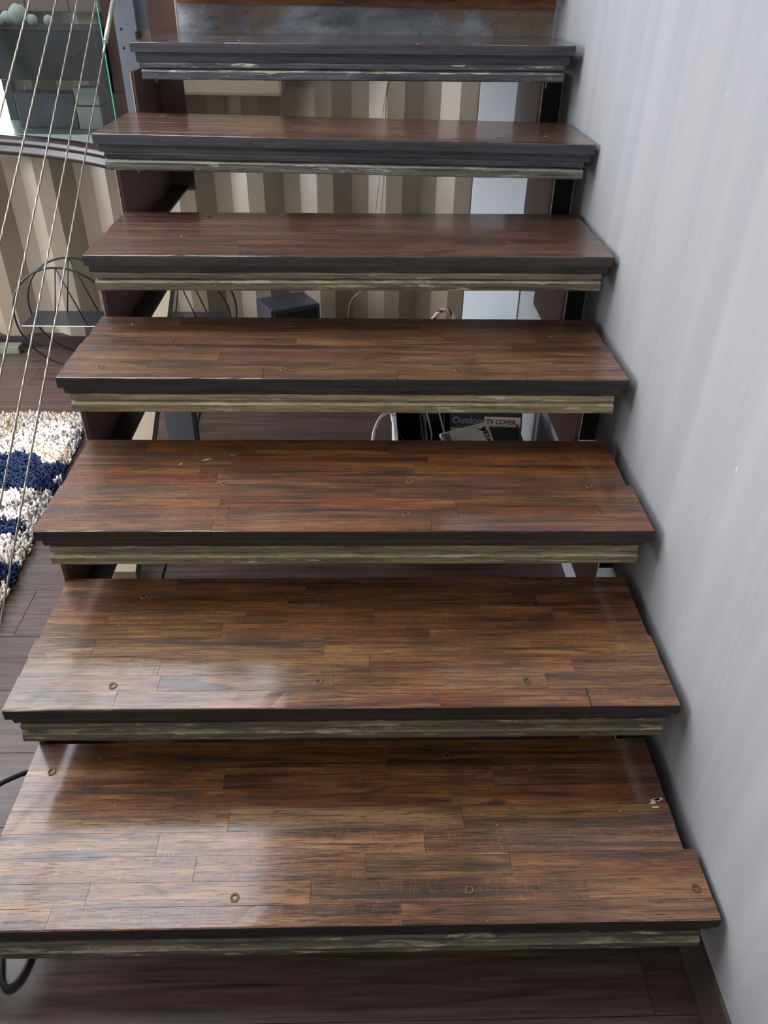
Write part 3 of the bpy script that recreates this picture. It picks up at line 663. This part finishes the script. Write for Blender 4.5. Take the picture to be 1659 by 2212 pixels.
sb = MB().cbox(-0.715, -0.612, 1.88, 1.90, 0.0, 0.17, .002).build('standing_board', M_GBOARD); tag(sb, 'short charcoal board standing on the floor right of the tan sloping board', 'board')
MB().box(-0.6119, -0.600, 1.879, 1.905, 0.0, 0.17).build('black_edging', M_BLACKM, sb)

# ------------------------------------------------------------------ bags under the stairs
def mat2(name, c): return plain(name, c, 0.5)
wbag = empty('paper_bag', (0.21, 1.62, 0.0)); tag(wbag, 'open white paper bag with white cord handle on the floor under the stairs', 'bag')
x0, x1, y0, y1, zz = 0.118, 0.215, 1.42, 1.78, 0.27
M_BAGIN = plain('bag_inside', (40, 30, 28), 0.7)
th = .0022
mb = MB(); mb.box(x0, x1, y0, y1, 0.0, .003)
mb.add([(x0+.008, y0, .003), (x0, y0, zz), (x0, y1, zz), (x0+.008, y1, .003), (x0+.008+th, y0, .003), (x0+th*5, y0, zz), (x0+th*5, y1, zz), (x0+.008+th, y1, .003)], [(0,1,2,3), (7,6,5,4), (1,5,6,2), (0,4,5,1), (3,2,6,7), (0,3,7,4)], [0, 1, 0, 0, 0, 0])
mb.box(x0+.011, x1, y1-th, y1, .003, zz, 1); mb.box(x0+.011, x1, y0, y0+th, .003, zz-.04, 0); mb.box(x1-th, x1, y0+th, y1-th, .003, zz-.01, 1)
mb.build('bag_body', [M_PAPER, M_BAGIN], wbag)
MB().tube(smooth([(x0-.001, 1.655, zz-.02), (x0-.010, 1.655, zz+.015), (x0-.045, 1.60, zz+.022), (x0-.068, 1.52, zz+.005), (x0-.07, 1.45, zz-.04), (x0-.05, 1.43, zz-.08), (x0-.001, 1.47, zz-.05)]), .0045, 8).build('cord_handle', M_PAPER, wbag)
MB().tube([(x0+.012, 1.60, zz-.02), (x0+.045, 1.52, zz-.045), (x0+.075, 1.46, zz-.075)], .0016, 6).build('bag_string', plain('tan_string', (150, 128, 108), .7), wbag)

tote = empty('tote_bag', (0.39, 1.62, 0.0)); tag(tote, 'open black tote bag full of packages on the floor under the stairs', 'bag')
M_TOTE = plain('black_tote_vinyl', (24, 24, 30), 0.28, 0, .3, 15); M_TOTEE = plain('tote_trim', (120, 112, 122), 0.4)
x0, x1, y0, y1 = 0.222, 0.520, 1.36, 1.74
mb = MB(); mb.box(x0, x1, y0, y1, 0.001, .005)
def wavy(pa, pb, z0, z1, th, sd, out):
    pa, pb = Vector(pa), Vector(pb); V = []; n = 14
    for i in range(n+1):
        f = i/n; p = pa.lerp(pb, f); w_ = .008*nz(f*4, sd)
        for (h, zz_) in ((0.0, z0), (0.5, (z0+z1)/2), (1.0, z1+.010*nz(f*3, sd+4))):
            o = out*(w_*h); V += [p+o+Vector((0, 0, zz_)), p+o+out*th+Vector((0, 0, zz_))]
    Fc = []
    for i in range(n):
        a, b = i*6, (i+1)*6
        Fc += [(a, b, b+2, a+2), (a+2, b+2, b+4, a+4), (a+1, a+3, b+3, b+1), (a+3, a+5, b+5, b+3), (a+4, b+4, b+5, a+5)]
    return V, Fc
for pa, pb, out, sd in (((x0, y0), (x0, y1), Vector((-1, 0, 0)), 1), ((x1, y0), (x1, y1), Vector((1, 0, 0)), 2), ((x0, y0), (x1, y0), Vector((0, -1, 0)), 3), ((x0, y1), (x1, y1), Vector((0, 1, 0)), 4)):
    V, Fc = wavy((*pa, 0), (*pb, 0), .005, .295 if sd != 3 else .22, .003, sd, out); mb.add(V, Fc, 0, True)
mb.build('bag_body', M_TOTE, tote)
for xx in (0.226, 0.268): MB().tube([(xx, 1.38, .275), (xx+.010, 1.50, .292), (xx+.004, 1.62, .296), (xx+.012, 1.72, .288)], .0032, 8).build('rim_trim', M_TOTEE, tote)
V, Fc = wavy((0.268, 1.38, 0), (0.290, 1.72, 0), .02, .275, .003, 7, Vector((1, 0, 0)))
MB().add(V, Fc, 0, True).build('inner_flap', M_TOTE, tote)

# packages: frame with u to the right, v up the face, n out toward the viewer
def frame(o, u, v):
    u = Vector(u).normalized(); v = Vector(v); v = (v-u*v.dot(u)).normalized(); n = u.cross(v); return Matrix(((u.x, v.x, n.x, o[0]), (u.y, v.y, n.y, o[1]), (u.z, v.z, n.z, o[2]), (0, 0, 0, 1)))
def text(body, size, M, u, v, mat, parent, name='lettering', rot=0.0, shear=0.0, bold=0.0):
    cu = bpy.data.curves.new(name, 'FONT'); cu.body = body; cu.size = size; cu.extrude = .0002; cu.shear = shear; cu.offset = bold
    ob = bpy.data.objects.new(name, cu); C.objects.link(ob); dg = bpy.context.evaluated_depsgraph_get()
    me = bpy.data.meshes.new_from_object(ob.evaluated_get(dg)); bpy.data.objects.remove(ob); bpy.data.curves.remove(cu)
    me.materials.clear(); me.materials.append(mat)
    T = M @ Matrix.Translation((u, v, .0008)) @ Matrix.Rotation(rot, 4, 'Z')
    me.transform(T); og = T.translation.copy(); me.transform(Matrix.Translation(-og))
    o = bpy.data.objects.new(name, me); C.objects.link(o); o.parent = parent; o.location = og-WORLD_LOC[parent]; WORLD_LOC[o] = og
    return o
M_INK = plain('black_ink', (26, 22, 24), 0.6); M_CREAM = plain('cream_label', (222, 196, 176), 0.55, 0, .06, 10); M_WINK = plain('grey_ink', (126, 130, 138), 0.5); M_BLUE = plain('blue_mark', (60, 74, 128), 0.5)
Mp = frame((0.300, 1.545, 0.232), (1, -0.10, 0.02), (0.05, 0.42, 0.90))
pk = MB().cbox(0.0, 0.235, -0.02, 0.15, -.040, 0.0, .004, Mp).build('cover_package', M_TOTE); tag(pk, 'black packet with a pale lettered band lying in the black tote bag', 'packet')
MB().box(0.112, 0.230, 0.056, 0.088, .0002, .0007, 0, Mp).build('label_band', M_CREAM, pk)
MB().box(0.004, 0.085, -0.005, 0.050, .0002, .0007, 0, Mp).build('label_band', M_CREAM, pk)
text('Outdoor', .030, Mp, 0.008, 0.064, M_WINK, pk, bold=.0006); text('TV COVER', .0205, Mp, 0.118, 0.065, M_INK, pk, bold=.0005)
text('WEATHERPROOF UNIVERSAL PROTECTOR', .0088, Mp, 0.018, 0.0525, M_WINK, pk)
MB().lathe([(.013, .0008), (.012, .0012)], *(Mp @ Vector((.032, .034, 0))), 16, 0, Mp.to_3x3().to_4x4()).build('round_mark', M_BLUE, pk)
Mb = frame((0.270, 1.466, 0.279), (0.92, 0.30, 0.10), (-0.30, 0.62, 0.55))
bk = MB().cbox(0.0, 0.165, -0.13, 0.030, -.022, 0.0, .0025, Mb).build('white_box', plain('white_card', (226, 214, 204), 0.5, 0, .05, 8)); tag(bk, 'white boxed set with black artwork and lettering on top of the lettered packet', 'box')
MB().box(.002, .030, -.125, .024, .0002, .0006, 0, Mb).build('grey_panel', plain('grey_card', (126, 130, 130), 0.5), bk)
art = MB(); pts = [(0.050, -.125), (0.052, -.070), (0.062, -.052), (0.072, -.050), (0.080, -.040), (0.098, -.034), (0.112, -.040), (0.122, -.056), (0.126, -.080), (0.128, -.125)]
art.add([Mb @ Vector((x, y, .0003)) for x, y in pts] + [Mb @ Vector((x, y, .0007)) for x, y in pts], [list(range(10))[::-1], list(range(10, 20))] + [(i, (i+1) % 10, 10+(i+1) % 10, 10+i) for i in range(10)])
art.build('black_artwork', plain('dark_brown_ink', (40, 24, 22), .6), bk)
text('METALLICA', .021, Mb, 0.139, 0.014, M_INK, bk, rot=-math.pi/2+0.05, bold=.0006)
art = MB(); pts = [(0.112, .024), (0.142, .004), (0.139, .010), (0.150, .012), (0.146, .004), (0.136, .008), (0.138, .002)]
art.add([Mb @ Vector((x, y, .0003)) for x, y in pts] + [Mb @ Vector((x, y, .0008)) for x, y in pts], [list(range(7))[::-1], list(range(7, 14))] + [(i, (i+1) % 7, 7+(i+1) % 7, 7+i) for i in range(7)])
art.build('lettering_flash', M_INK, bk)
wc = MB().cbox(0.5325, 0.5345, 1.45, 1.76, 0.0, 0.30, .0006).cbox(0.526, 0.5325, 1.72, 1.76, 0.0, 0.30, .0006)
wbx = MB().cbox(0.535-.040, 0.5340, 1.765, 1.80, 0.0, 0.34, .002).build('white_card_sheet', M_WHITE); tag(wbx, 'white card standing between the black tote bag and the right stringer', 'card')

# rope-handled basket further back
bk2 = empty('rope_basket', (0.335, 2.22, 0.0)); tag(bk2, 'basket with a twisted pale rope handle behind the tote bag', 'basket')
mb = MB().lathe([(.075, 0.002), (.095, .02), (.115, .20), (.118, .295), (.112, .295), (.108, .20), (.088, .03), (.01, .03)], .335, 2.22, 0, 24)
mb.build('basket_body', plain('woven_basket', (120, 92, 64), .8, 0, .4, 120), bk2)
M_RP = plain('pale_rope', (226, 192, 162), .8, 0, .15, 80); M_RP2 = plain('brown_rope', (110, 66, 48), .8, 0, .2, 80)
arc = [(0.335+0.062*math.cos(a), 2.22, 0.295+0.135*math.sin(a)) for a in [math.pi*i/36 for i in range(37)]]
for q in range(3):
    pts = []
    for i, p in enumerate(arc):
        ph = i*0.95+q*2.094; a = math.pi*i/36; nx, nz_ = math.cos(a), math.sin(a)
        pts.append((p[0]+nx*.0045*math.cos(ph), p[1]+.0045*math.sin(ph), p[2]+nz_*.0045*math.cos(ph)))
    MB().tube(pts, .0050, 8).build('rope_strand', M_RP if q < 2 else M_RP2, bk2)

# ------------------------------------------------------------------ cords on the floor
c1 = MB().tube(smooth([(-0.672, 0.56, .006), (-0.690, 0.46, .018), (-0.735, 0.405, .055), (-0.775, 0.345, .075), (-0.78, 0.27, .05), (-0.745, 0.20, .012), (-0.70, 0.14, .006), (-0.66, 0.06, .006), (-0.640, 0.010, .006), (-0.622, -0.006, .006), (-0.606, 0.012, .006), (-0.600, 0.06, .006), (-0.60, 0.14, .006)]), .0055, 10)
tag(c1.build('extension_lead', M_BLACKM), 'black power cord looping on the floor at the left end of the lowest tread', 'cord')
c2 = MB().tube([(-0.575, 0.90, .0045), (-0.59, 1.18, .0045), (-0.60, 1.45, .0045), (-0.63, 1.80, .0045), (-0.66, 2.30, .0045)], .0042, 8)
tag(c2.build('floor_cable', M_BLACKM), 'thin black cable lying along the floor under the stairs', 'cord')

# ------------------------------------------------------------------ litter on the treads
for i, (x, y, z, ln, an, lab) in enumerate([(-0.345, 0.876, 0.5712, .022, .35, 'pale wood splinter lying on the third tread, the longer of two'), (-0.402, 0.857, 0.5712, .012, .8, 'short pale wood splinter on the third tread, left of the longer one')]):
    d = Vector((math.cos(an), math.sin(an), 0))*ln; a = Vector((x, y, z+.0012))
    tag(MB().tube([a-d*.5, a-d*.1+Vector((0, 0, .0006)), a+d*.5], [.0007, .0015, .0006], 6).build('splinter', plain('splinter_wood_%d' % i, (222, 190, 140), .7)), lab, 'splinter')
trs = [c for c in stair.children if c.name.startswith('tread')]
rng = random.Random(3); mb = MB()
for q in range(6):
    bx0, by0 = 0.583+rng.uniform(-.012, .012), 0.226+rng.uniform(-.010, .010); n = 7; pts = [(bx0+rng.uniform(.004, .009)*math.cos(2*math.pi*i/n), by0+rng.uniform(.0015, .0035)*math.sin(2*math.pi*i/n)) for i in range(n)]
    mb.prism(pts, 'z', 0.1899, 0.1906)
tag(mb.build('paint_splash', plain('white_paint_splash', (206, 204, 198), .6), trs[0]), 'white paint splash')
